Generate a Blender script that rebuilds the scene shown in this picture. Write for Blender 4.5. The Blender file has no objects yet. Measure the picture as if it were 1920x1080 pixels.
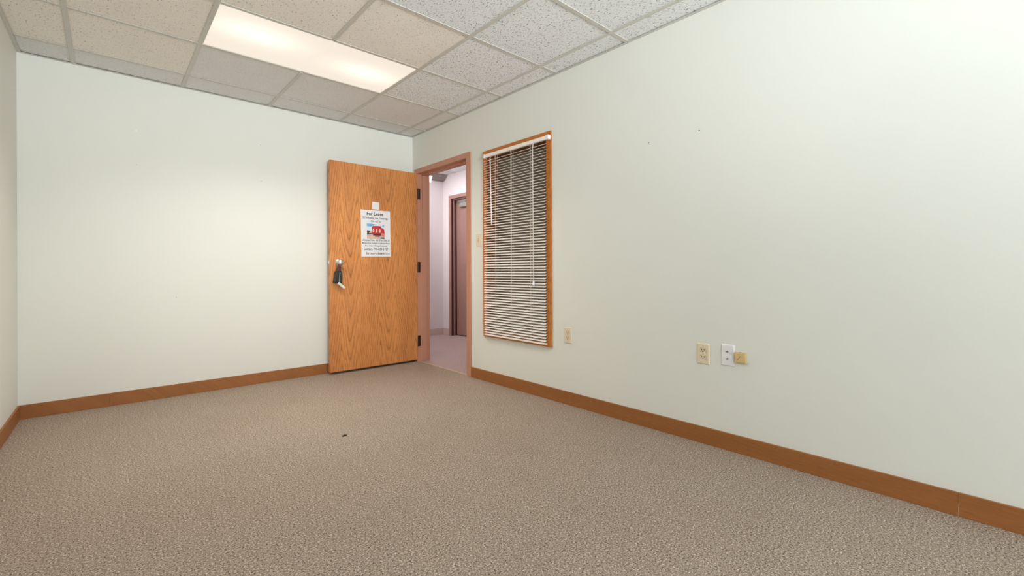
import bpy, math, random
from mathutils import Matrix, Vector

random.seed(7)
S = bpy.context.scene
COL = S.collection
PI = math.pi
H = 2.404            # ceiling height
REAR = -7.30         # rear wall (behind the camera)

# ------------------------------------------------------------------ camera
cam_d = bpy.data.cameras.new('camera')
cam = bpy.data.objects.new('camera', cam_d)
COL.objects.link(cam)
yaw, roll, pitch, fpx = 0.73907, -0.00382, 0.00054, 849.6
F = Vector((math.sin(yaw) * math.cos(pitch), math.cos(yaw) * math.cos(pitch), math.sin(pitch)))
R0 = Vector((math.cos(yaw), -math.sin(yaw), 0))
U0 = R0.cross(F)
Rr = math.cos(roll) * R0 + math.sin(roll) * U0
Uu = -math.sin(roll) * R0 + math.cos(roll) * U0
mw = Matrix((Rr, Uu, -F)).transposed().to_4x4()
mw.translation = Vector((-2.45405, -4.39132, 0.96042))
cam.matrix_world = mw
cam_d.sensor_fit = 'HORIZONTAL'
cam_d.sensor_width = 36
cam_d.lens = fpx / 1920 * 36
cam_d.shift_x = -12.606 / 1920
cam_d.shift_y = -32.572 / 1920
cam_d.clip_start = 0.02
S.camera = cam

# ------------------------------------------------------------------ world, exposure, fill lamp
SKY_STRENGTH = 6.5
LAMP_W = 17.0        # the ceiling troffer of the room
HALL_W = 12.0
FILL_W = 49.0        # added fill lamp inside the rear window, aimed up and forward
w = bpy.data.worlds.new('sky')
S.world = w
w.use_nodes = True
bg = w.node_tree.nodes['Background']
bg.inputs[0].default_value = (0.82, 0.92, 1.0, 1)
bg.inputs[1].default_value = SKY_STRENGTH
S.view_settings.view_transform = 'Standard'
S.view_settings.look = 'None'
S.view_settings.gamma = 1
S.view_settings.use_curve_mapping = False
S.view_settings.exposure = 0.18
portal = bpy.data.lights.new('window_portal', 'AREA')   # guides the sky's rays through the rear window
portal.shape = 'RECTANGLE'
portal.size, portal.size_y = 2.5, 1.37
portal.cycles.is_portal = True
po = bpy.data.objects.new('window_portal', portal)
COL.objects.link(po)
po.location = (-1.50, REAR - 0.11, 1.635)
po.rotation_euler = (PI / 2, 0, 0)

fill = bpy.data.lights.new('rear_fill', 'AREA')  # unseen fill lamp added to brighten the ceiling and far walls
fill.shape = 'RECTANGLE'
fill.size, fill.size_y = 1.7, 1.2
fill.energy = FILL_W
fill.color = (0.90, 0.96, 1.0)
fill.spread = math.radians(80)
do = bpy.data.objects.new('rear_fill', fill)
COL.objects.link(do)
do.location = (-1.95, REAR + 0.45, 1.55)
do.rotation_euler = (PI / 2 + math.radians(25), 0, math.radians(-10))

# ------------------------------------------------------------------ node helper
class NT:
    def __init__(s, name):
        s.m = bpy.data.materials.new(name)
        s.m.use_nodes = True
        s.t = s.m.node_tree
        s.b = s.t.nodes['Principled BSDF']
        s.co = None
    def n(s, kind, **kw):
        nd = s.t.nodes.new(kind)
        for k, v in kw.items():
            setattr(nd, k, v)
        return nd
    def put(s, sock, v):
        if isinstance(v, bpy.types.NodeSocket):
            s.t.links.new(v, sock)
        elif hasattr(sock.default_value, '__len__') and not hasattr(v, '__len__'):
            sock.default_value = (v, v, v)
        elif hasattr(sock.default_value, '__len__') and len(sock.default_value) == 4 and len(v) == 3:
            sock.default_value = (*v, 1)
        else:
            sock.default_value = v
    def obj(s):
        if s.co is None:
            s.co = s.n('ShaderNodeTexCoord').outputs['Object']
        return s.co
    def mapped(s, scale=(1, 1, 1), loc=(0, 0, 0), src=None, rot=(0, 0, 0)):
        m = s.n('ShaderNodeMapping')
        s.put(m.inputs['Vector'], src or s.obj())
        m.inputs['Scale'].default_value = scale
        m.inputs['Location'].default_value = loc
        m.inputs['Rotation'].default_value = rot
        return m.outputs[0]
    def noise(s, vec, scale, detail=2, rough=.5, dist=0):
        t = s.n('ShaderNodeTexNoise')
        s.put(t.inputs['Vector'], vec)
        t.inputs['Scale'].default_value = scale
        t.inputs['Detail'].default_value = detail
        t.inputs['Roughness'].default_value = rough
        t.inputs['Distortion'].default_value = dist
        return t.outputs[0]
    def math(s, op, a, b=0.0, c=None):
        t = s.n('ShaderNodeMath', operation=op)
        s.put(t.inputs[0], a)
        s.put(t.inputs[1], b)
        if c is not None:
            s.put(t.inputs[2], c)
        return t.outputs[0]
    def ramp(s, fac, stops):
        t = s.n('ShaderNodeValToRGB')
        s.put(t.inputs[0], fac)
        e = t.color_ramp.elements
        while len(e) < len(stops):
            e.new(0.5)
        for k, (p, c) in zip(e, stops):
            k.position = p
            k.color = (*c, 1) if hasattr(c, '__len__') else (c, c, c, 1)
        return t.outputs[0]
    def mix(s, fac, a, b, mode='MIX'):
        t = s.n('ShaderNodeMix', data_type='RGBA', blend_type=mode)
        s.put(t.inputs[0], fac)
        s.put(t.inputs[6], a)
        s.put(t.inputs[7], b)
        return t.outputs[2]
    def bump(s, h, strength=.3, dist=.002):
        t = s.n('ShaderNodeBump')
        t.inputs['Strength'].default_value = strength
        t.inputs['Distance'].default_value = dist
        s.put(t.inputs['Height'], h)
        s.put(s.b.inputs['Normal'], t.outputs[0])
    def base(s, c, rough=.5, metal=0.0, spec=.5):
        s.put(s.b.inputs['Base Color'], c)
        s.put(s.b.inputs['Roughness'], rough)
        s.put(s.b.inputs['Metallic'], metal)
        s.put(s.b.inputs['Specular IOR Level'], spec)
        return s

def lin(r, g, b):
    f = lambda v: v / 12.92 if v <= .04045 else ((v + .055) / 1.055) ** 2.4
    return (f(r / 255), f(g / 255), f(b / 255))

M = {}
def plain(name, rgb, rough=.5, metal=0.0, spec=.5, mottled=.05, scale=40):
    t = NT(name)
    c = lin(*rgb)
    nz = t.noise(t.obj(), scale, 3)
    lo = tuple(v * (1 - mottled) for v in c)
    hi = tuple(min(1, v * (1 + mottled)) for v in c)
    t.base(t.ramp(nz, [(.3, lo), (.7, hi)]), rough, metal, spec)
    M[name] = t.m
    return t

def wall_paint(name, rgb, rough=.55):
    t = NT(name)
    c = lin(*rgb)
    big = t.noise(t.obj(), 1.3, 2)
    t.base(t.ramp(big, [(.3, tuple(v * .985 for v in c)), (.7, tuple(min(1, v * 1.01) for v in c))]), rough, 0, .35)
    t.bump(t.noise(t.mapped((1, 1, 1.6)), 130, 3, .6), .12, .0015)
    M[name] = t.m

def carpet(name, dark, mid, light, tint=(1, 1, 1)):
    t = NT(name)
    a = t.noise(t.mapped((1, 1, .2)), 230, 3, .7)
    b = t.noise(t.mapped((1, 1, .2), (3, 7, 0)), 130, 2, .6)
    sp = t.math('ADD', t.math('MULTIPLY', a, .62), t.math('MULTIPLY', b, .38))
    col = t.ramp(sp, [(.39, lin(*dark)), (.475, lin(*mid)), (.535, lin(*mid)), (.63, lin(*light))])
    rows = t.noise(t.mapped((55, 1.2, 1)), 1.0, 2, .6)
    col = t.mix(.5, col, t.ramp(rows, [(.3, .90), (.7, 1.0)]), 'MULTIPLY')
    wear = t.noise(t.obj(), 1.7, 3, .55)
    col = t.mix(.6, col, t.ramp(wear, [(.3, (.90, .88, .87)), (.65, (1, 1, 1))]), 'MULTIPLY')
    t.base(col, .95, 0, .1)
    t.bump(sp, .8, .006)
    M[name] = t.m

def ceiling_tile_mat(name, rgb, holes, fissure):
    t = NT(name)
    rnd = t.n('ShaderNodeObjectInfo').outputs['Random']
    off = t.n('ShaderNodeCombineXYZ')
    t.put(off.inputs[0], t.math('MULTIPLY', rnd, 37.0))
    t.put(off.inputs[1], t.math('MULTIPLY', rnd, 91.0))
    va = t.n('ShaderNodeVectorMath', operation='ADD')
    t.put(va.inputs[0], t.obj())
    t.put(va.inputs[1], off.outputs[0])
    v = va.outputs[0]
    c = lin(*rgb)
    vor = t.n('ShaderNodeTexVoronoi')
    t.put(vor.inputs['Vector'], v)
    vor.inputs['Scale'].default_value = 62
    sep = t.n('ShaderNodeSeparateColor')
    t.put(sep.inputs[0], vor.outputs['Color'])
    thr = t.math('MULTIPLY', sep.outputs[0], .21)
    hole = t.math('LESS_THAN', vor.outputs['Distance'], thr)
    vor2 = t.n('ShaderNodeTexVoronoi')
    t.put(vor2.inputs['Vector'], v)
    vor2.inputs['Scale'].default_value = 190
    pin = t.math('LESS_THAN', vor2.outputs['Distance'], .17)
    fis = t.noise(t.mapped((1, .42, 1), src=v, rot=(0, 0, .5)), 150, 2, .6, .6)
    fis = t.math('MULTIPLY', t.math('GREATER_THAN', fis, .62), fissure)
    dark = t.math('MAXIMUM', t.math('MAXIMUM', t.math('MULTIPLY', hole, holes), t.math('MULTIPLY', pin, .28)), fis)
    fine = t.noise(v, 420, 2)
    colr = t.ramp(fine, [(.3, tuple(x * .93 for x in c)), (.7, tuple(min(1, x * 1.04) for x in c))])
    blotch = t.noise(v, 5, 2)
    colr = t.mix(1.0, colr, t.ramp(blotch, [(.3, .965), (.7, 1.0)]), 'MULTIPLY')
    colr = t.mix(dark, colr, tuple(x * .22 for x in c))
    t.base(colr, .9, 0, .15)
    t.bump(t.math('SUBTRACT', t.math('MULTIPLY', fine, .3), dark), .5, .002)
    M[name] = t.m

def oak(name, base, dark, light, period=.195, amp=.22, freq=5.2, center=.73, slope=.5, straight=9.0, contrast=.85, swap=False, rough=.38):
    """flat-cut oak veneer: nested V-shaped cathedrals, pores and fibre, all running along local Z"""
    t = NT(name)
    src = t.obj()
    if swap:                                   # grain along local Y instead of Z
        sx = t.n('ShaderNodeSeparateXYZ'); t.put(sx.inputs[0], src)
        cx = t.n('ShaderNodeCombineXYZ')
        t.put(cx.inputs[0], t.math('ADD', sx.outputs[2], sx.outputs[0])); t.put(cx.inputs[2], t.math('ADD', sx.outputs[1], sx.outputs[0]))
        src = cx.outputs[0]
    sep = t.n('ShaderNodeSeparateXYZ'); t.put(sep.inputs[0], src)
    x, z = sep.outputs[0], sep.outputs[2]
    wob = t.noise(t.mapped((5, 5, 1.6), src=src), 1.0, 3, .55)
    wob2 = t.noise(t.mapped((22, 22, 3.0), src=src), 1.0, 2, .5)
    xw = t.math('ADD', t.math('ADD', x, center), t.math('MULTIPLY', t.math('SUBTRACT', wob, .5), .06))
    tri = t.math('PINGPONG', xw, period)                      # bookmatched veneer strips
    q = period * .46
    f = t.math('MULTIPLY', t.math('COSINE', t.math('MULTIPLY', t.math('MINIMUM', tri, q), PI / q)), amp)
    f = t.math('ADD', f, t.math('MULTIPLY', t.math('MAXIMUM', t.math('SUBTRACT', tri, q), 0.0), straight))
    f = t.math('ADD', f, z)
    f = t.math('ADD', f, t.math('MULTIPLY', x, slope))
    f = t.math('ADD', f, t.math('MULTIPLY', wob, .34))
    f = t.math('ADD', f, t.math('MULTIPLY', wob2, .05))
    ring = t.math('FRACT', t.math('MULTIPLY', f, freq))
    lines = t.ramp(ring, [(0.0, .95), (.12, .45), (.42, .05), (.86, .10), (1.0, .95)])
    lines = t.math('MULTIPLY', lines, t.ramp(t.noise(t.mapped((14, 14, 2.2), src=src), 1.0, 2), [(.3, .35), (.65, 1.0)]))
    fib = t.noise(t.mapped((230, 230, 5), src=src), 1.0, 3, .6)
    pore = t.noise(t.mapped((420, 420, 16), src=src), 1.0, 2, .6)
    broad = t.noise(t.mapped((9, 9, .8), src=src), 1.0, 2)
    col = t.ramp(broad, [(.3, lin(*base)), (.7, lin(*light))])
    d = t.math('MULTIPLY', lines, t.ramp(fib, [(.32, .25), (.62, 1.0)]))
    col = t.mix(t.math('MULTIPLY', d, contrast), col, lin(*dark))
    col = t.mix(t.math('MULTIPLY', t.math('GREATER_THAN', pore, .60), .38), col, lin(*dark))
    col = t.mix(.55, col, t.ramp(fib, [(.25, .86), (.75, 1.05)]), 'MULTIPLY')
    t.base(col, rough, 0, .4)
    t.bump(t.math('SUBTRACT', fib, lines), .12, .0008)
    M[name] = t.m

wall_paint('wall_paint', (232, 232, 223))
wall_paint('hall_paint', (236, 229, 229))
carpet('carpet', (52, 42, 34), (168, 150, 133), (250, 236, 218))
carpet('hall_carpet', (92, 74, 72), (188, 165, 160), (240, 220, 214))
ceiling_tile_mat('tile_beige', (252, 244, 234), .9, .3)
ceiling_tile_mat('tile_grey', (236, 235, 233), .25, .25)
ceiling_tile_mat('tile_white', (245, 246, 246), .45, 1.0)
oak('oak_door', (216, 140, 78), (118, 56, 24), (234, 158, 90))
oak('oak_casing', (196, 116, 46), (120, 56, 14), (214, 134, 58), period=.3, amp=.3, freq=12, contrast=.6)
oak('oak_casing_flat', (196, 116, 46), (120, 56, 14), (214, 134, 58), period=.3, amp=.3, freq=12, contrast=.6, swap=True)
oak('base_wood', (156, 98, 50), (122, 72, 34), (168, 108, 58), period=.6, amp=.4, freq=6, contrast=.35, swap=True, rough=.5)
oak('oak_jamb_shaded', (140, 78, 34), (86, 40, 14), (156, 90, 42), period=.3, amp=.3, freq=12, contrast=.5)  # casing oak darkened, the shade of the window recess put into its colour
plain('tee_metal', (206, 203, 194), .45, 0, .5, .03)
plain('deck', (60, 58, 55), .9)
plain('frame_paint', (198, 142, 116), .42, 0, .4, .02, 8)
plain('hall_door_paint', (170, 132, 122), .4, 0, .4, .03, 6)
plain('hall_base', (214, 190, 182), .6)
plain('tan_strip', (196, 168, 138), .6)
plain('hinge_bronze', (62, 50, 42), .4, .6)
plain('chrome', (225, 225, 228), .3, 1.0, .5, .02)
plain('steel', (178, 176, 172), .35, .9, .5, .04)
plain('brass_key', (196, 168, 110), .3, .9)
plain('lock_black', (34, 37, 37), .42)
plain('lock_brown', (88, 46, 40), .45)
plain('lock_pouch', (222, 218, 204), .45)
plain('white_plastic', (240, 238, 240), .35, 0, .5, .01)
plain('ivory_plastic', (234, 216, 186), .4, 0, .5, .01)
plain('recess_brown', (150, 118, 84), .7)
plain('slot_dark', (40, 32, 26), .6)
plain('slat_white', (255, 246, 238), .4, 0, .5, .015)
plain('cord_white', (238, 226, 212), .7)
plain('pane_taupe', (128, 117, 102), .25, 0, .5, .02, 3)
plain('paper', (240, 239, 240), .6, 0, .2, .01)
plain('ink', (34, 32, 34), .7, 0, .2)
plain('ink_grey', (130, 130, 136), .7, 0, .2)
plain('tan_box', (220, 190, 134), .5, 0, .4, .06, 60)
plain('putty', (250, 249, 244), .6)
plain('nail_dark', (66, 62, 56), .5, .3)
plain('crumb_brown', (48, 36, 26), .9)
plain('fixture_white', (232, 226, 216), .4)
plain('shade_brown', (70, 38, 32), .7)  # dark brown that stands in for shade in the second door's frame
plain('soffit_grey', (150, 138, 134), .7)
for nm, c in dict(print_sky=(120, 190, 226), print_cloud=(226, 238, 244), print_red=(206, 62, 66), print_red_dark=(150, 48, 56),
                  print_pink=(232, 132, 128), print_cream=(240, 196, 176), print_tan=(206, 184, 164), print_dark=(70, 62, 62)).items():
    plain(nm, c, .6, 0, .2, .06, 300)

def emission_lens(name, lo, hi, spots):
    t = NT(name)
    t.base((.8, .8, .8), .5)
    sep = t.n('ShaderNodeSeparateXYZ'); t.put(sep.inputs[0], t.obj())
    tot = None
    for (x, y, sx, sy) in spots:                # the lamps sitting close above the diffuser
        dx = t.math('DIVIDE', t.math('SUBTRACT', sep.outputs[0], x), sx)
        dy = t.math('DIVIDE', t.math('SUBTRACT', sep.outputs[1], y), sy)
        d = t.math('ADD', t.math('MULTIPLY', dx, dx), t.math('MULTIPLY', dy, dy))
        g = t.math('POWER', 2.718, t.math('MULTIPLY', d, -1.0))
        tot = g if tot is None else t.math('MAXIMUM', tot, g)
    t.put(t.b.inputs['Emission Color'], t.mix(tot, lo, hi))
    t.b.inputs['Emission Strength'].default_value = 1.0
    t.b.inputs['Base Color'].default_value = (.05, .05, .05, 1)
    M[name] = t.m
emission_lens('lens_warm', (.77, .675, .57), (1.02, .95, .82), [(-.36, -.06, .24, .13), (.36, .02, .24, .13)])
emission_lens('lens_hall', (5.0, 5.0, 5.1), (6.3, 6.3, 6.4), [(0, 0, .2, .2)])

gl = NT('clear_glass')
tr = gl.n('ShaderNodeBsdfTransparent'); gs = gl.n('ShaderNodeBsdfGlossy'); gs.inputs['Roughness'].default_value = .02
mx = gl.n('ShaderNodeMixShader'); mx.inputs[0].default_value = .05
gl.t.links.new(tr.outputs[0], mx.inputs[1]); gl.t.links.new(gs.outputs[0], mx.inputs[2])
gl.t.links.new(mx.outputs[0], gl.t.nodes['Material Output'].inputs[0])
M['clear_glass'] = gl.m

# ------------------------------------------------------------------ mesh helpers
class MB:
    def __init__(s):
        s.v, s.f = [], []
    def add(s, vs, fs):
        k = len(s.v)
        s.v += [tuple(p) for p in vs]
        s.f += [tuple(i + k for i in f) for f in fs]
        return s
    def box(s, x0, x1, y0, y1, z0, z1):
        x0, x1 = sorted((x0, x1)); y0, y1 = sorted((y0, y1)); z0, z1 = sorted((z0, z1))
        return s.add([(x0, y0, z0), (x1, y0, z0), (x1, y1, z0), (x0, y1, z0), (x0, y0, z1), (x1, y0, z1), (x1, y1, z1), (x0, y1, z1)],
                     [(0, 3, 2, 1), (4, 5, 6, 7), (0, 1, 5, 4), (1, 2, 6, 5), (2, 3, 7, 6), (3, 0, 4, 7)])
    def prism(s, prof, axis, a, b):
        """closed 2-D profile swept along an axis; profile pairs are the other two axes in x,y,z order"""
        n = len(prof)
        def P(u, v, t):
            return (t, u, v) if axis == 0 else (u, t, v) if axis == 1 else (u, v, t)
        vs = [P(u, v, a) for u, v in prof] + [P(u, v, b) for u, v in prof]
        fs = [tuple(range(n))[::-1], tuple(range(n, 2 * n))] + [(i, (i + 1) % n, n + (i + 1) % n, n + i) for i in range(n)]
        return s.add(vs, fs)
    def lathe(s, prof, origin, axis, seg=20):
        """profile (radius, distance along axis) revolved about an axis vector"""
        ax = Vector(axis).normalized()
        u = ax.orthogonal().normalized(); w_ = ax.cross(u)
        o = Vector(origin)
        vs, fs = [], []
        for r, d in prof:
            for k in range(seg):
                a = 2 * PI * k / seg
                vs.append(o + ax * d + (u * math.cos(a) + w_ * math.sin(a)) * r)
        for i in range(len(prof) - 1):
            for k in range(seg):
                k2 = (k + 1) % seg
                fs.append((i * seg + k, i * seg + k2, (i + 1) * seg + k2, (i + 1) * seg + k))
        fs.append(tuple(range(seg))[::-1])
        fs.append(tuple((len(prof) - 1) * seg + k for k in range(seg)))
        return s.add(vs, fs)
    def tube(s, pts, r, seg=8):
        pts = [Vector(p) for p in pts]
        vs, fs = [], []
        prev = None
        for i, p in enumerate(pts):
            d = (pts[min(i + 1, len(pts) - 1)] - pts[max(i - 1, 0)]).normalized()
            u = d.orthogonal().normalized() if prev is None else (prev - d * prev.dot(d)).normalized()
            prev = u
            w_ = d.cross(u)
            for k in range(seg):
                a = 2 * PI * k / seg
                vs.append(p + (u * math.cos(a) + w_ * math.sin(a)) * r)
        for i in range(len(pts) - 1):
            for k in range(seg):
                k2 = (k + 1) % seg
                fs.append((i * seg + k, i * seg + k2, (i + 1) * seg + k2, (i + 1) * seg + k))
        fs.append(tuple(range(seg))[::-1])
        fs.append(tuple((len(pts) - 1) * seg + k for k in range(seg)))
        return s.add(vs, fs)
    def mesh(s, name, mat, smooth=False):
        me = bpy.data.meshes.new(name)
        me.from_pydata(s.v, [], s.f)
        me.materials.append(M[mat])
        if smooth:
            me.polygons.foreach_set('use_smooth', [True] * len(me.polygons))
        me.update()
        return me
    def build(s, name, mat, parent=None, bevel=0, smooth=False, loc=None):
        return place(name, s.mesh(name, mat, smooth), parent, bevel, loc, smooth)

def place(name, me, parent=None, bevel=0, loc=None, smooth=False):
    o = bpy.data.objects.new(name, me)
    COL.objects.link(o)
    if parent:
        o.parent = parent
    if loc:
        o.location = loc
    if bevel:
        b = o.modifiers.new('edge', 'BEVEL')
        b.width = bevel; b.segments = 2; b.limit_method = 'ANGLE'
    return o

def empty(name, loc=(0, 0, 0)):
    o = bpy.data.objects.new(name, None)
    o.empty_display_size = .05
    COL.objects.link(o)
    o.location = loc
    return o

def tag(o, label, cat, group=None):
    o['label'] = label
    o['category'] = cat
    if group:
        o['group'] = group
    return o

def struct(o, label=None):
    o['kind'] = 'structure'
    if label:
        o['label'] = label
    return o

def B(*a):
    return MB().box(*a)

# ================================================================== room shell
LX0, LX1 = -2.881, -2.985         # the left wall runs slightly out of square
struct(MB().box(-3.1, 0.012, REAR - .1, 0.1, -.06, 0).build('floor', 'carpet'), 'speckled beige-brown loop pile carpet')
struct(MB().box(0.012, 1.5, -2.7, 1.6, -.06, 0).build('floor_hall', 'hall_carpet'), 'pinkish carpet of the hallway beyond the door')

struct(B(-2.999, 0.13, 0, .12, 0, H + .12).build('wall_back', 'wall_paint'), 'pale green-cream painted wall behind the open door')
struct(MB().prism([(LX0, 0), (LX1, REAR), (LX1 - .12, REAR), (LX0 - .12, 0)], 2, 0, H + .12).build('wall_left', 'wall_paint'))

# door opening y -.06..-1.052, window opening y -1.297..-2.02
OY0, OY1, OZ = -.060, -1.052, 2.04
WY0, WY1, WZ0, WZ1 = -1.297, -2.022, .437, 1.958
wr = MB()
T = .13
wr.box(0, T, 0, OY0, 0, H + .12).box(0, T, OY0, OY1, OZ, H + .12)
wr.box(0, T, OY1, WY0, 0, H + .12).box(0, T, WY0, WY1, 0, WZ0).box(0, T, WY0, WY1, WZ1, H + .12)
wr.box(0, T, WY1, REAR, 0, H + .12)
struct(wr.build('wall_right', 'wall_paint'), 'long pale painted wall with the doorway and the blinded window')

RW = (-2.75, -.25, .95, 2.32)    # rear window: x0,x1,z0,z1 (behind the camera)
rr = MB()
rr.box(-3.08, RW[0], REAR, REAR - .12, 0, H + .12).box(RW[1], T, REAR, REAR - .12, 0, H + .12)
rr.box(RW[0], RW[1], REAR, REAR - .12, 0, RW[2]).box(RW[0], RW[1], REAR, REAR - .12, RW[3], H + .12)
struct(rr.build('wall_rear', 'wall_paint'))
w2 = struct(empty('window_2', (RW[0], REAR, RW[2])))
wf = MB()
fx = .045
W_, H_ = RW[1] - RW[0], RW[3] - RW[2]
wf.box(0, fx, -.09, -.03, 0, H_).box(W_ - fx, W_, -.09, -.03, 0, H_).box(fx, W_ - fx, -.09, -.03, 0, fx).box(fx, W_ - fx, -.09, -.03, H_ - fx, H_)
wf.box(W_ / 2 - .02, W_ / 2 + .02, -.09, -.03, fx, H_ - fx)
wf.build('window_frame', 'fixture_white', w2)
B(fx, W_ / 2 - .02, -.062, -.058, fx, H_ - fx).build('pane', 'clear_glass', w2)
B(W_ / 2 + .02, W_ - fx, -.062, -.058, fx, H_ - fx).build('pane', 'clear_glass', w2)

# hallway shell
HX, HY, HE = 1.352, 1.49, -2.6
HDY0, HDY1, HDZ = 1.28, .33, 2.045      # second door's opening in the far hall wall
struct(B(0, T, .12, HY + .1, 0, H + .12).build('wall_hall_left', 'hall_paint'))
struct(B(T, HX + .13, HY, HY + .1, 0, H + .12).build('wall_hall_end', 'hall_paint'), 'pinkish white end wall of the hallway')
hr = MB()
hr.box(HX, HX + .13, HY, HDY0, 0, H + .12).box(HX, HX + .13, HDY0, HDY1, HDZ, H + .12).box(HX, HX + .13, HDY1, HE, 0, H + .12)
struct(hr.build('wall_hall_right', 'hall_paint'), 'pinkish white hallway wall with the second door')
struct(B(T, HX + .13, HE - .1, HE, 0, H + .12).build('wall_hall_rear', 'hall_paint'))
struct(B(HX + .14, HX + .2, .1, 1.5, -.06, H + .12).build('hall_light_stop', 'hall_paint'))  # unseen panel added to stop sky light leaking under the second door
# thin hall-coloured skin on the corridor side of the shared wall
hs = MB()
hs.box(T, T + .004, .12, OY0, 0, H).box(T, T + .004, OY0, OY1, OZ, H).box(T, T + .004, OY1, HE, 0, H)
struct(hs.build('wall_hall_near', 'hall_paint'))

# ================================================================== ceiling: deck, tiles, tees, wall angle
GX = [-.180 - .6096 * k for k in range(5)]
GY = [-.301 - .6096 * k for k in range(12)]
ceil = struct(B(-3.08, HX + .13, REAR - .12, HY + .1, H + .13, H + .2).build('ceiling', 'deck'), 'suspended ceiling of lay-in acoustic tiles')
xs = [-.004] + GX + [-2.99]
ys = [-.004] + GY + [REAR + .004]
LIGHTS = [(2, 2)]        # (column, row) of the right-hand cell; the light covers two columns
lit = {(c + d, r) for c, r in LIGHTS for d in (0, 1)}
beige = {(5, 1), (4, 1), (5, 2), (4, 2), (3, 3), (2, 3), (4, 3), (5, 3)}
grey = {(c, 0) for c in range(6)} | {(3, 1), (2, 1), (1, 1), (0, 1)}
def left_x(y):
    return LX0 + (LX1 - LX0) * (y / REAR)
cache = {}
for c in range(6):
    for r in range(13):
        if (c, r) in lit:
            continue
        x1, x0, y1, y0 = xs[c], xs[c + 1], ys[r], ys[r + 1]
        mat = 'tile_beige' if (c, r) in beige else 'tile_grey' if (c, r) in grey else 'tile_white'
        if c == 5:
            x0 = left_x(y1) + .004
            y0b = left_x(y0) + .004
        g = .004
        key = (round(x1 - x0, 3), round(y1 - y0, 3), mat, c == 5 and r)
        if key not in cache:
            wx, wy = x1 - x0, y1 - y0
            sl = (y0b - x0) if c == 5 else 0
            b = MB()
            b.prism([(g, wy - g), (wx - g, wy - g), (wx - g, g), (g + sl, g)], 2, 0, .014)
            cache[key] = b.mesh('ceiling_tile', mat)
        o = place('ceiling_tile', cache[key], ceil, 0, (x0, y0, H + .0045 + random.uniform(0, .0012)))
# tees (24 mm flange, web above); longitudinal ones pause at the light fixtures
def tee(x0, y0, x1, y1):
    b = MB()
    hw = .012
    if abs(x1 - x0) < 1e-6:
        b.box(x0 - hw, x0 + hw, y0, y1, H, H + .0035).box(x0 - .0012, x0 + .0012, y0, y1, H + .0035, H + .03)
    else:
        b.box(x0, x1, y0 - hw, y0 + hw, H + .0006, H + .0038).box(x0, x1, y0 - .0012, y0 + .0012, H + .0038, H + .03)
    b.build('ceiling_tee', 'tee_metal', ceil)
for i, gx in enumerate(GX):
    cuts = [(0, REAR)]
    if i == 2:
        cuts = [(0, GY[1] + .012), (GY[2] - .012, REAR)]
    for a, b_ in cuts:
        tee(gx, a, gx, b_)
for gy in GY:
    xx = [0] + GX + [left_x(gy)]
    for c in range(6):
        tee(xx[c] - (.012 if c else 0), gy, xx[c + 1] + (.012 if c < 5 else 0), gy)
# wall angle
def angle(b):
    b.build('wall_angle', 'tee_metal', ceil)
angle(B(LX0, 0, -.020, 0, H - .0016, H - .0001))
angle(B(-.020, 0, REAR, -.020, H - .0016, H - .0001))
angle(MB().prism([(LX0, -.02), (LX0 + .020, -.02), (LX1 + .020, REAR), (LX1, REAR)], 2, H - .0016, H - .0001))
# hall ceiling tiles
for i, (ya, yb) in enumerate([(HY, 1.15), (1.15, .54), (.54, -.07), (-.07, -.68), (-.68, -1.29), (-1.29, -1.90), (-1.90, HE)]):
    for xa, xb in ((T + .004, .742), (.742, HX)):
        if i == 1 and xa < .5:
            continue
        B(xa + .003, xb - .003, ya - .003, yb + .003, H + .004, H + .016).build('ceiling_tile', 'tile_white', ceil)
    if i:
        B(T + .004, HX, ya - .012, ya + .012, H, H + .0035).build('ceiling_tee', 'tee_metal', ceil)
B(.730, .754, HE, HY, H - .0005, H + .0035).build('ceiling_tee', 'tee_metal', ceil)

# ================================================================== ceiling lights
def ceiling_light(cx, cy, sx, sy, lens, watts, label, name='ceiling_light', color=(1, .955, .90), spread=128):
    t = tag(empty(name, (cx, cy, H)), label, 'ceiling light', 'recessed troffer lights')
    a, b = sx / 2, sy / 2
    hb = MB()
    hb.box(-a, a, -b, b, .085, .09).box(-a, -a + .004, -b, b, .012, .085).box(a - .004, a, -b, b, .012, .085)
    hb.box(-a, a, -b, -b + .004, .012, .085).box(-a, a, b - .004, b, .012, .085)
    hb.build('housing', 'fixture_white', t)
    fr = MB()
    e = .012
    fr.box(-a, a, -b, -b + e, .0042, .010).box(-a, a, b - e, b, .0042, .010).box(-a, -a + e, -b + e, b - e, .0042, .010).box(a - e, a, -b + e, b - e, .0042, .010)
    fr.build('lens_frame', 'fixture_white', t)
    B(-a + e, a - e, -b + e, b - e, .0055, .0085).build('diffuser_lens', lens, t)
    l = bpy.data.lights.new('troffer_lamp', 'AREA')
    l.shape = 'RECTANGLE'
    l.size, l.size_y = sx - .08, sy - .08
    l.energy = watts
    l.color = color
    l.spread = math.radians(spread)
    lo = bpy.data.objects.new('troffer_lamp', l)
    COL.objects.link(lo)
    lo.parent = t
    lo.location = (0, 0, .003)
for k, (c, r) in enumerate(LIGHTS):
    ceiling_light((xs[c] + xs[c + 2]) / 2, (ys[r] + ys[r + 1]) / 2, 1.2192 - .006, .6096 - .006, 'lens_warm', LAMP_W,
                  'long recessed ceiling light glowing warm white above the room')
ceiling_light(.438, .845, .60, .60, 'lens_hall', HALL_W, 'square recessed ceiling light in the hallway', color=(.97, .97, 1), spread=180)

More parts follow.
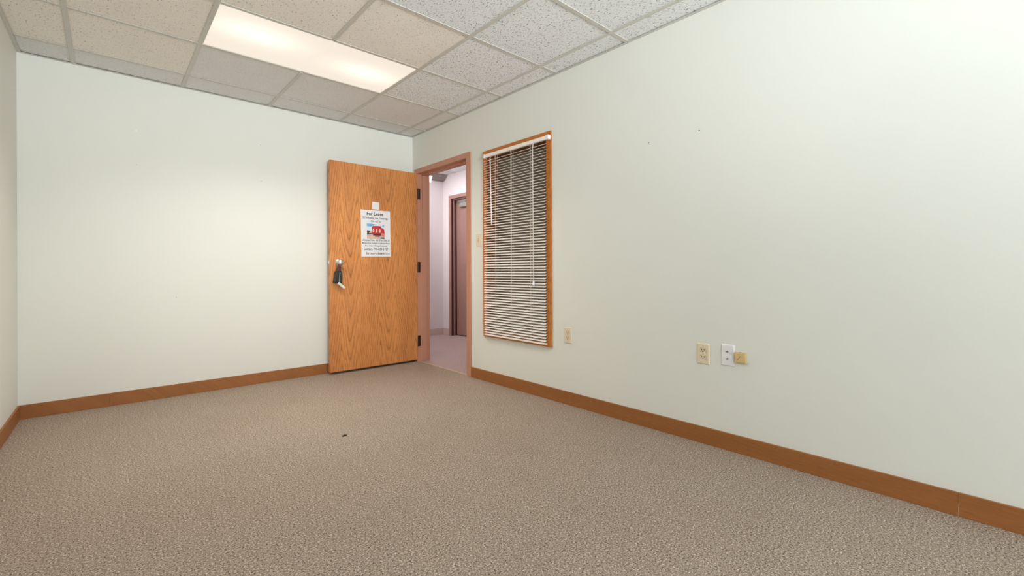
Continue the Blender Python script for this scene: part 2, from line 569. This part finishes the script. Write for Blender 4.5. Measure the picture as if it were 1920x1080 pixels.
# ================================================================== baseboards
def board(par, b, bevel=.0015):
    return b.build('board', 'base_wood', par, bevel)
bt, bh = .011, .0925
bb = struct(empty('baseboard_back'), 'brown baseboard along the back wall')
board(bb, B(LX0, -2.437, 0, -bt, 0, bh))
board(bb, B(-2.4368, -.012, 0, -bt, 0, bh))
br = struct(empty('baseboard_right'), 'brown baseboard along the long right wall')
board(br, B(0, -bt, -1.0625, -4.2375, 0, bh))
board(br, B(0, -bt, -4.2378, REAR + .012, 0, bh))
B(-bt - .0006, -.002, -4.2388, -4.2376, 0, .05).build('joint_filler', 'tan_strip', br)
bl = struct(empty('baseboard_left'), 'brown baseboard along the left wall')
board(bl, MB().prism([(LX0, -bt), (LX0 + bt, -bt), (LX1 + bt, REAR), (LX1, REAR)], 2, 0, bh))
bw = struct(empty('baseboard_rear'))
board(bw, B(LX1 + bt, -.012, REAR, REAR + bt, 0, bh))
bhl = struct(empty('baseboard_hall'), 'pale pink vinyl base of the hallway walls')
B(T + .005, HX - .008, HY - .008, HY, 0, .095).build('board', 'hall_base', bhl)
B(HX - .008, HX, HY - .008, HDY0 + .055, 0, .095).build('board', 'hall_base', bhl)
B(HX - .008, HX, HDY1 - .055, HE, 0, .095).build('board', 'hall_base', bhl)
struct(B(.0, .020, -.111, -.992, 0, .005).build('trim_3', 'tan_strip'), 'tan carpet edge strip across the doorway')

# ================================================================== door frame (trim_1)
t1 = struct(empty('trim_1', (0, -.556, 0)), 'salmon painted metal door frame')
def frame_part(name, b, bevel=.002):
    o = b.build(name, 'frame_paint', t1, bevel)
    o.location = (0, .556, 0)
    return o
FX = -.010                               # face stands 10 mm proud of the wall
D1 = T + .014                            # far face, hallway side
# hinge jamb profile in (x, y), swept up
def jamb(y_out, y_in, sgn):
    st = y_in + sgn * .016
    return [(FX, y_out), (FX, y_in), (.048, y_in), (.048, st), (.100, st), (.100, y_in), (D1, y_in), (D1, y_out), (T + .0045, y_out), (T + .0045, y_in - sgn * .035), (-.0002, y_in - sgn * .035), (-.0002, y_out)]
ZI = 1.997
frame_part('hinge_jamb', MB().prism(jamb(-.052, -.108, -1), 2, 0, ZI))
frame_part('strike_jamb', MB().prism(jamb(-1.0605, -.9955, 1), 2, 0, ZI))
zs = ZI - .016
frame_part('head', MB().prism([(FX, 2.047), (FX, ZI), (.048, ZI), (.048, zs), (.100, zs), (.100, ZI), (D1, ZI), (D1, 2.047), (T + .0045, 2.047), (T + .0045, ZI + .035), (-.0002, ZI + .035), (-.0002, 2.047)], 1, -.052, -1.0605))
sp = MB().box(.006, .040, -.9940, -.9955, 1.005, 1.075).box(-.014, .006, -.9946, -.9962, 1.022, 1.058).build('strike_plate', 'steel', t1)
sp.location = (0, .556, 0)

# ================================================================== open oak door (door_1)
DZ0, DZ1, DW = .021, 2.000, .917
DF, DB = -.108, -.064
d1 = struct(empty('door_1', (0, DB, 0)), 'flush oak veneer door standing open against the back wall')
leaf = B(-DW, -.004, DF - DB, 0, DZ0, DZ1).build('leaf', 'oak_door', d1, .0015)
def hinge(z):
    b = MB()
    b.box(-.0035, .030, DF - DB - .0005, DF - DB + .0006, z - .057, z + .057)
    hb = b.build('hinge', 'hinge_bronze', d1)
    k = MB()
    for i in range(5):
        k.lathe([(.0065, 0), (.0065, .0215)], (-.0005 + .0055, DF - DB - .007, z - .056 + .0225 * i), (0, 0, 1), 10)
    k.build('knuckle', 'hinge_bronze', hb, 0, False)
for z in (1.783, 1.004, .220):
    hinge(z)
# latch face plate on the free edge
lp = B(-DW - .0014, -DW, -.036, -.008, 1.015, 1.075).build('latch_plate', 'steel', d1)
MB().prism([(-.030, -.0), (-.016, -.0), (-.016, .012), (-.024, .012)], 2, 1.033, 1.057)
B(-DW - .010, -DW - .0012, -.028, -.016, 1.034, 1.056).build('latch_bolt', 'chrome', lp, .002)
# knob
KX, KZ = -.838, 1.046
yf = DF - DB
knob = MB().lathe([(.034, 0), (.034, .004), (.030, .009), (.016, .012), (.012, .016), (.012, .034), (.016, .038), (.0235, .046), (.027, .056), (.0265, .064), (.022, .070), (.010, .0725)],
                  (KX, yf, KZ), (0, -1, 0), 28).build('knob', 'chrome', d1, 0, True)
knob['label'] = 'chrome knob'
kk = MB().lathe([(.009, 0), (.009, .0025), (.003, .003)], (KX, yf - .072, KZ), (0, -1, 0), 16)
kk.build('key_cylinder', 'brass_key', knob, 0, False)
kb = MB().box(KX - .0012, KX + .0012, yf - .092, yf - .074, KZ - .004, KZ + .004).box(KX - .0012, KX + .0012, yf - .116, yf - .092, KZ - .012, KZ + .012)
kb.build('key', 'steel', knob, .001)

# ---- key lockbox hanging on the knob
ly = DF - .028                           # hangs in front of the leaf, on the knob's neck
lb = tag(empty('lockbox', (KX - .026, ly, .802)), 'small black key lockbox hanging from the door knob, its key tray swung open', 'lockbox')
lb.rotation_euler = (0, math.radians(5), 0)
pts = []
for k in range(15):
    a = PI * (k / 14)
    pts.append((.018 * math.cos(a), 0, .246 + .016 * math.sin(a)))
pts = [(.016, 0, .180)] + pts + [(-.016, 0, .180)]
MB().tube(pts, .0048, 8).build('shackle', 'steel', lb, 0, True)
body = MB()
def ring(w_, d, z):
    return [(-w_, -d, z), (w_, -d, z), (w_, d, z), (-w_, d, z)]
def loft(b, rings):
    vs = [p for r in rings for p in r]
    fs = [(3, 2, 1, 0)]
    n = len(rings)
    for i in range(n - 1):
        for k in range(4):
            k2 = (k + 1) % 4
            fs.append((i * 4 + k, i * 4 + k2, i * 4 + 4 + k2, i * 4 + 4 + k))
    fs.append(tuple((n - 1) * 4 + k for k in range(4)))
    return b.add(vs, fs)
loft(body, [ring(.039, .020, .050), ring(.038, .022, .066), ring(.034, .022, .130), ring(.029, .019, .158), ring(.022, .016, .165)])
body.build('body', 'lock_black', lb, .006)
loft(MB(), [ring(.021, .012, .160), ring(.019, .012, .192), ring(.014, .010, .206)]).build('collar', 'lock_brown', lb, .003)
B(.004, .010, -.0232, -.0215, .066, .150).build('trim_stripe', 'steel', lb)
tray = MB()
# open tray hinged at the body's lower edge, tipping down towards the hinge side of the door
def P(u, v, h):                          # u out from hinge, v across, h above tray floor
    ca, sa = math.cos(-.62), math.sin(-.62)
    return (-.008 + u * ca - h * sa, v, .046 + u * sa + h * ca)
def slab(b, u0, u1, v0, v1, h0, h1):
    vs = [P(u, v, h) for h in (h0, h1) for u, v in ((u0, v0), (u1, v0), (u1, v1), (u0, v1))]
    return b.add(vs, [(0, 3, 2, 1), (4, 5, 6, 7), (0, 1, 5, 4), (1, 2, 6, 5), (2, 3, 7, 6), (3, 0, 4, 7)])
slab(tray, 0, .080, -.022, .022, 0, .003)
slab(tray, 0, .080, -.022, -.019, .003, .022)
slab(tray, 0, .080, .019, .022, .003, .022)
slab(tray, .077, .080, -.019, .019, .003, .024)
tr_ = tray.build('key_tray', 'lock_pouch', lb, .001)
ky = MB()
slab(ky, .030, .070, -.010, .010, .0045, .0065)
slab(ky, .010, .030, -.004, .004, .0045, .0065)
ky.build('stored_key', 'brass_key', tr_)
rk = MB()
rk.tube([(.020, -.012, .196), (.034, -.020, .192), (.050, -.022, .188)], .002, 6)
rk.build('key_pin', 'steel', lb)

# ---- flyer and note
def text_mesh(txt, cx, cz, width, height, y, bold=0.0):
    cu = bpy.data.curves.new('line', 'FONT')
    cu.body = txt
    cu.size = 1
    cu.offset = bold
    cu.resolution_u = 2
    o = bpy.data.objects.new('line', cu)
    COL.objects.link(o)
    bpy.context.view_layer.update()
    me = bpy.data.meshes.new_from_object(o.evaluated_get(bpy.context.evaluated_depsgraph_get()))
    bpy.data.objects.remove(o)
    bpy.data.curves.remove(cu)
    vx = [v.co.x for v in me.vertices]
    x0, x1 = min(vx), max(vx)
    sx = width / (x1 - x0)
    sz = height / .70
    for v in me.vertices:
        v.co = (cx + (v.co.x - (x0 + x1) / 2) * sx, y, cz + (v.co.y - .30) * sz)
    me.materials.append(M['ink'])
    me.name = 'lettering'
    return me
FW, FH = .3065, .4585
fl = tag(empty('flyer', (-.4680, DF - .0016, 1.3375)), 'white paper flyer with black lettering and a red building picture on the oak door', 'poster')
fl.rotation_euler = (0, math.radians(-.9), 0)
B(-FW / 2, FW / 2, -.0004, .0006, -FH / 2, FH / 2).build('sheet', 'paper', fl)
ZT = FH / 2
for txt, fy, wd, hh, bold, cx in (('For Lease', .082, .56, .034, .018, -.02), ('927 Wheeling Ave, Cambridge', .172, .86, .0185, .012, -.01), ('OH 43725', .243, .33, .0185, .012, -.005),
                                  ('Unit size: From 200 SF to 3000 SF', .650, .93, .019, .012, 0), ('Multiple Suits Available in Different Floors', .712, .93, .015, .012, 0),
                                  ('Gross lease including all expenses', .768, .75, .014, .012, -.01), ('Contact: 740-833-5157', .842, .83, .026, .012, -.01), ('for more details', .932, .62, .0225, .016, -.035)):
    place('lettering', text_mesh(txt, cx * FW, ZT - fy * FH, wd * FW, hh, -.0009, bold), fl)
def sq(cx, cz, s_, t_):
    m = MB()
    m.box(cx - s_, cx + s_, -.0010, -.0006, cz + s_ - t_, cz + s_).box(cx - s_, cx + s_, -.0010, -.0006, cz - s_, cz - s_ + t_)
    m.box(cx - s_, cx - s_ + t_, -.0010, -.0006, cz - s_ + t_, cz + s_ - t_).box(cx + s_ - t_, cx + s_, -.0010, -.0006, cz - s_ + t_, cz + s_ - t_)
    return m.build('logo_mark', 'ink_grey', fl)
sq(.355 * FW, ZT - .938 * FH, .0095, .0035)
sq(.435 * FW, ZT - .942 * FH, .0060, .0030)
pic = empty('picture')
pic.parent = fl
PW, PH = .60 * FW, .325 * FH
pic.location = (-.005 * FW, -.0006, ZT - .455 * FH)
def pr(name, mat, pts, lay):
    m = MB()
    m.prism([(x * PW, z * PH) for x, z in pts], 1, -.0002 - .00025 * lay, -.00025 * lay)
    return m.build(name, mat, pic)
rc = lambda x0, x1, z0, z1: [(x0, z0), (x1, z0), (x1, z1), (x0, z1)]
pr('print_cloud', 'print_cloud', rc(-.5, .5, -.5, .5), 0)
pr('print_sky', 'print_sky', [(-.5, .32), (-.28, .30), (-.08, .42), (.1, .44), (-.2, .5), (-.5, .5)], 1)
pr('print_sky', 'print_sky', [(.36, .36), (.46, .30), (.48, .42), (.40, .45)], 1)
pr('print_ground', 'print_tan', rc(-.5, .5, -.5, -.24), 1)
pr('print_side', 'print_dark', [(-.5, -.24), (-.22, -.20), (-.22, -.02), (-.34, .04), (-.5, .06)], 1)
pr('print_side', 'print_cream', [(-.40, -.14), (-.24, -.12), (-.24, -.02), (-.32, .0)], 2)
pr('print_facade', 'print_red', [(-.22, -.22), (.30, -.24), (.30, .30), (.26, .36), (-.16, .36), (-.22, .28)], 2)
pr('print_wing', 'print_pink', [(.30, -.30), (.5, -.34), (.48, .12), (.42, .22), (.30, .26)], 2)
pr('print_wing', 'print_red', [(.30, -.10), (.5, -.14), (.48, .12), (.42, .2), (.30, .24)], 3)
pr('print_cornice', 'print_red_dark', rc(-.20, .30, .27, .32), 3)
for k in (-.14, .04, .22):
    pr('print_arch', 'print_cream', [(k - .045, -.08), (k + .045, -.08), (k + .045, .10), (k + .02, .17), (k - .02, .17), (k - .045, .10)], 3)
pr('print_base', 'print_dark', rc(-.16, .28, -.28, -.18), 3)
pr('print_street', 'print_cream', rc(-.48, .1, -.42, -.36), 2)
pr('print_car', 'print_dark', rc(.26, .48, -.48, -.40), 3)
pr('print_car', 'print_red_dark', rc(-.06, .20, -.36, -.31), 3)
nt = tag(empty('paper_note', (-.4702, DF - .0012, 1.6125)), 'small square white note stuck to the oak door above the flyer', 'note')
B(-.036, .036, -.0004, .0004, -.036, .036).build('sheet', 'paper', nt)
for dz, wd in ((.018, .036), (.004, .030), (-.010, .024)):
    B(-wd / 2, wd / 2, -.0007, -.0004, dz - .0014, dz + .0014).build('faint_line', 'print_cloud', nt)

# ================================================================== interior window (window_1) and its blind
w1 = struct(empty('window_1', (0, -1.66, .392)), 'tall narrow interior window cased in orange oak')
def wpart(name, mat, b, bevel=.0):
    o = b.build(name, mat, w1, bevel)
    o.location = (0, 1.66, -.392)
    return o
CY0, CY1, CZ0, CZ1, CW = -1.250, -2.0695, .391, 2.003, .050
ct = -.013
wpart('casing', 'oak_casing', B(ct, 0, CY0, CY0 - CW, CZ0, CZ1), .002)
wpart('casing', 'oak_casing', B(ct, 0, CY1 + CW, CY1, CZ0, CZ1), .002)
wpart('casing', 'oak_casing_flat', B(ct, 0, CY0 - CW, CY1 + CW, CZ1 - CW, CZ1), .002)
wpart('casing', 'oak_casing_flat', B(ct, 0, CY0 - CW, CY1 + CW, CZ0, CZ0 + CW), .002)
j = .014
wpart('jamb', 'oak_jamb_shaded', B(0, T, WY0, WY0 - j, WZ0, WZ1))
wpart('jamb', 'oak_jamb_shaded', B(0, T, WY1 + j, WY1, WZ0, WZ1))
wpart('jamb', 'oak_jamb_shaded', B(0, T, WY0 - j, WY1 + j, WZ1 - j, WZ1))
wpart('sill', 'oak_casing_flat', B(0, T, WY0 - j, WY1 + j, WZ0, WZ0 + j))
wpart('pane', 'pane_taupe', B(.112, .118, WY0 - j, WY1 + j, WZ0 + j, WZ1 - j))

bd = tag(empty('venetian_blind', (-.026, -1.664, .405)), 'off-white venetian mini blind, slats half open, hung over the oak window', 'blind')
bx, by, bz = -.026, -1.664, .405
def bpart(name, mat, b, bevel=0, parent=None, smooth=False):
    o = b.build(name, mat, parent or bd, bevel, smooth)
    if parent is None:
        o.location = (-bx, -by, -bz)
    return o
SY0, SY1 = -1.2915, -2.0335
bpart('headrail', 'slat_white', B(-.0385, -.0135, -1.297, -2.050, 1.9365, 1.964), .002)
bpart('end_bracket', 'white_plastic', B(-.0405, -.0130, -2.040, -2.070, 1.934, 1.968), .003)
bpart('end_bracket', 'white_plastic', B(-.0405, -.0130, -1.288, -1.305, 1.934, 1.968), .003)
bpart('bottom_rail', 'slat_white', B(-.038, -.015, SY0 - .002, SY1 + .0, .408, .4205), .003)
# a crowned slat, 25 mm wide
n = 5
top, bot = [], []
for k in range(n):
    u = -.0125 + .025 * k / (n - 1)
    zc = .0022 * (1 - (u / .0125) ** 2)
    top.append((u, zc + .00025)); bot.append((u, zc - .00025))
sm = MB().prism(top + bot[::-1], 1, SY1 - by, SY0 - by).mesh('slat', 'slat_white')
NS, Z0, PIT = 70, .4365, .02132
for k in range(NS):
    o = place('slat', sm, bd, 0, (0, random.uniform(-.0008, .0008), Z0 + PIT * k - bz))
    o.rotation_euler = (0, math.radians(-26 + random.uniform(-1.2, 1.2)), 0)
for y in (-1.4518, -1.6512, -1.8745):
    b = MB()
    for dx in (-.0135, .0135):
        b.tube([(bx + dx, y, .415), (bx + dx, y, 1.937)], .0009, 5)
    b.tube([(bx - .0138, y - .009, .415), (bx - .0138, y - .009, 1.937)], .0008, 5)
    bpart('ladder_cord', 'cord_white', b)
lc = MB().tube([(-.034, -1.9065, 1.937), (-.0425, -1.909, 1.90), (-.0425, -1.914, .885)], .0019, 6)
lc.tube([(-.034, -1.9035, 1.937), (-.0420, -1.9055, 1.90), (-.0425, -1.912, .885)], .0019, 6)
lo = bpart('lift_cord', 'cord_white', lc)
MB().lathe([(.004, 0), (.007, -.006), (.0085, -.030), (.0095, -.036), (.008, -.040)], (-.0425, -1.913, .888), (0, 0, 1), 12).build('tassel', 'white_plastic', lo, 0, True)
wd = MB().tube([(-.0405, -1.392, 1.93), (-.046, -1.395, 1.912)], .0022, 6)
wd.tube([(-.046, -1.395, 1.912), (-.047, -1.412, 1.353)], .0042, 6)
bpart('tilt_wand', 'white_plastic', wd)

# ================================================================== wall plates
def plate(b, y, z, hw=.035, hh=.0572, t=.0055):
    """bevelled plate on the right wall, standing proud into the room"""
    i = .004
    vs = [(0, y - hw, z - hh), (0, y + hw, z - hh), (0, y + hw, z + hh), (0, y - hw, z + hh),
          (-t, y - hw + i, z - hh + i), (-t, y + hw - i, z - hh + i), (-t, y + hw - i, z + hh - i), (-t, y - hw + i, z + hh - i)]
    return b.add(vs, [(0, 1, 2, 3), (7, 6, 5, 4), (0, 4, 5, 1), (1, 5, 6, 2), (2, 6, 7, 3), (3, 7, 4, 0)])
def outlet(y, z, label, name='wall_outlet'):
    t = tag(empty(name, (0, y, z)), label, 'outlet', 'duplex outlets')
    plate(MB(), 0, 0).build('cover_plate', 'ivory_plastic', t)
    for dz in (.0195, -.0195):
        prof = []
        for k in range(20):
            a = 2 * PI * k / 20
            prof.append((max(-.0165, min(.0165, .0172 * math.cos(a))), dz + max(-.0135, min(.0135, .0172 * math.sin(a)))))
        MB().prism([(u * 1.09, dz + (v - dz) * 1.09) for u, v in prof], 0, -.0058, -.005).build('receptacle_gap', 'recess_brown', t)
        rec = MB().prism(prof, 0, -.0075, -.005).build('receptacle', 'ivory_plastic', t)
        sl = MB()
        sl.box(-.0078, -.0070, -.0084, -.0050, dz - .001, dz + .0085).box(-.0078, -.0070, .0050, .0084, dz - .001, dz + .0085)
        sl.lathe([(.0033, 0), (.0033, .0008)], (-.0070, 0, dz - .0065), (-1, 0, 0), 10)
        sl.build('slots', 'slot_dark', rec)
    MB().lathe([(.0028, 0), (.0022, .001)], (-.0055, 0, 0), (-1, 0, 0), 10).build('screw', 'steel', t)
outlet(-2.2240, .4957, 'ivory duplex wall outlet just below the right edge of the blinded window')
outlet(-3.2207, .4960, 'ivory duplex wall outlet beside the white jack plate')
sw = tag(empty('light_switch', (0, -1.1745, 1.2367)), 'ivory toggle light switch on the wall between door and blind', 'switch')
plate(MB(), 0, 0, .033).build('cover_plate', 'ivory_plastic', sw)
B(-.0068, -.0050, -.0055, .0055, -.013, .013).build('toggle_slot', 'tan_strip', sw)
MB().prism([(-.005, -.004), (-.018, -.011), (-.018, -.004), (-.005, .006)], 1, -.0042, .0042).build('toggle', 'ivory_plastic', sw, .001)
for dz in (.030, -.030):
    MB().lathe([(.0028, 0), (.0022, .001)], (-.0055, 0, dz), (-1, 0, 0), 10).build('screw', 'steel', sw)
jp = tag(empty('jack_plate', (0, -3.3550, .5066)), 'white wall plate with two small coax jacks', 'wall plate')
plate(MB(), 0, 0).build('cover_plate', 'white_plastic', jp)
for dz in (.0195, -.0185):
    jk = MB().lathe([(.0052, 0), (.0052, .003), (.0042, .003), (.0042, .009)], (-.005, 0, dz), (-1, 0, 0), 14).build('coax_jack', 'steel', jp)
    MB().lathe([(.0026, 0), (.0026, .0006)], (-.0139, 0, dz), (-1, 0, 0), 10).build('jack_hole', 'slot_dark', jk)
tb = tag(empty('junction_box', (0, -3.4215, .5030)), 'small tan surface box on the wall right of the white plate', 'box')
B(-.018, 0, -.0295, .0275, -.0270, .0270).build('body', 'tan_box', tb, .003)
B(-.0192, -.0179, -.0255, .0235, -.023, .023).build('lid', 'tan_box', tb, .001)
scr = MB()
a = .7
scr.add([(-.0196, .015, -.0150), (-.0196, .0135, -.0160), (-.0196, -.0055, .0085), (-.0196, -.0040, .0095)], [(0, 1, 2, 3), (3, 2, 1, 0)])
scr.build('scratch', 'slot_dark', tb)
B(-.012, -.006, -.004, .006, .0268, .0278).build('knockout', 'slot_dark', tb)

# nails, dabs and the crumb
def nail(x, y, z, nrm, label, r=.0032, mat='nail_dark'):
    o = MB().lathe([(r, 0), (r, .0012), (r * .6, .0022)], (0, 0, 0), nrm, 10).build('wall_nail' if mat != 'putty' else 'putty_dab', mat, None, 0, False, (x, y, z))
    tag(o, label, 'nail' if mat != 'putty' else 'putty')
nail(-2.2857, 0, 2.0108, (0, -1, 0), 'tiny white putty dab high on the back wall', .0065, 'putty')
nail(-1.4613, 0, 2.0559, (0, -1, 0), 'tiny nail on the back wall, highest one left of the door', .0022)
nail(-1.4582, 0, 1.7429, (0, -1, 0), 'faint nail on the back wall straight below the highest one', .0020)
nail(-2.2834, 0, 1.7580, (0, -1, 0), 'faint nail on the back wall below the white putty dab', .0020)
nail(-2.0483, 0, .7672, (0, -1, 0), 'faint nail low on the back wall', .0018)
nail(0, -3.2010, 1.7404, (-1, 0, 0), 'tiny nail on the right wall, the one farther right', .0034)
nail(0, -2.8810, 1.7394, (-1, 0, 0), 'tiny nail on the right wall, the one nearer the blind', .0034)
nail(0, -1.6752, 2.0200, (-1, 0, 0), 'tiny nail just above the window casing', .0020)
cr = MB()
for k in range(3):
    cr.lathe([(.002, -.002), (.0055, .001), (.005, .005), (.002, .008)], (k * .008 - .008, (k % 2) * .003, .0015), (.3 * k, .2, 1), 7)
tag(cr.build('carpet_crumb', 'crumb_brown', None, 0, False, (-1.4275, -1.7518, 0)), 'small dark crumb lying on the open carpet', 'debris')

# ================================================================== hallway things
t2 = struct(empty('trim_2', (HX, .8, 0)), 'brown-pink metal frame of the second door in the hallway')
def fp2(b):
    return b
def tp(name, b, mat='hall_door_paint', par=None):
    o = b.build(name, mat, par or t2, .0015)
    if par is None:
        o.location = (-HX, -.8, 0)
    return o
ya, yb = HDY0 + .048, HDY1 - .048
def hj(y_out, y_in, s_):
    st = y_in + s_ * .016
    a0 = HX - .010
    return [(a0, y_out), (a0, y_in), (HX + .035, y_in), (HX + .035, st), (HX + .085, st), (HX + .085, y_in), (HX + .128, y_in), (HX + .128, y_in - s_ * .005), (HX - .0002, y_in - s_ * .005), (HX - .0002, y_out)]
tp('jamb', MB().prism(hj(ya, HDY0 - .006, -1), 2, 0, 2.034))
tp('jamb', MB().prism(hj(yb, HDY1 + .006, 1), 2, 0, 2.034))
a0 = HX - .010
tp('head', MB().prism([(a0, 2.085), (a0, 2.034), (HX + .035, 2.034), (HX + .035, 2.018), (HX + .085, 2.018), (HX + .085, 2.034), (HX + .128, 2.034), (HX + .128, 2.039), (HX - .0002, 2.039), (HX - .0002, 2.085)], 1, ya, yb))
tp('shade_strip', B(HX + .004, HX + .034, HDY0 - .0062, HDY0 - .0085, 0, 2.032), 'shade_brown')  # dark strips painting the shade on either side of the door stop
tp('shade_strip', B(HX + .060, HX + .086, HDY0 - .0222, HDY0 - .0240, 0, 2.016), 'shade_brown')
d2 = struct(empty('door_2', (HX + .0865, .8, 0)), 'mauve-brown second door of the hallway with a closer arm')
B(0, .040, HDY1 + .010 - .8, HDY0 - .010 - .8, .014, 2.030).build('leaf', 'hall_door_paint', d2)
cl = B(-.048, -.0005, .085, .33, 1.90, 1.965).build('closer_body', 'steel', d2, .004)
MB().tube([(-.030, .24, 1.968), (-.075, .05, 1.985), (-.040, -.16, 1.995)], .008, 8).build('closer_arm', 'steel', cl)
MB().box(-.020, -.0005, -.20, .42, 1.975, 2.012).build('closer_bracket', 'steel', cl)
# sloped cove under the ceiling at the end of the hall
struct(MB().prism([(HY, 2.318), (HY - .055, 2.335), (HY - .13, H - .001), (HY, H - .001)], 0, T + .006, HX - .001).build('trim_4', 'soffit_grey'), 'grey sloped cove where the hallway end wall meets its ceiling')
hb = tag(empty('wall_bracket', (T + .005, 1.0, 2.165)), 'small white wedge bracket high up beside the hallway opening', 'bracket')
MB().prism([(0, .10), (.722, .10), (.708, .05), (.692, 0), (.672, 0), (.672, .085), (0, .085)], 1, -.012, .012).build('arm', 'white_plastic', hb)
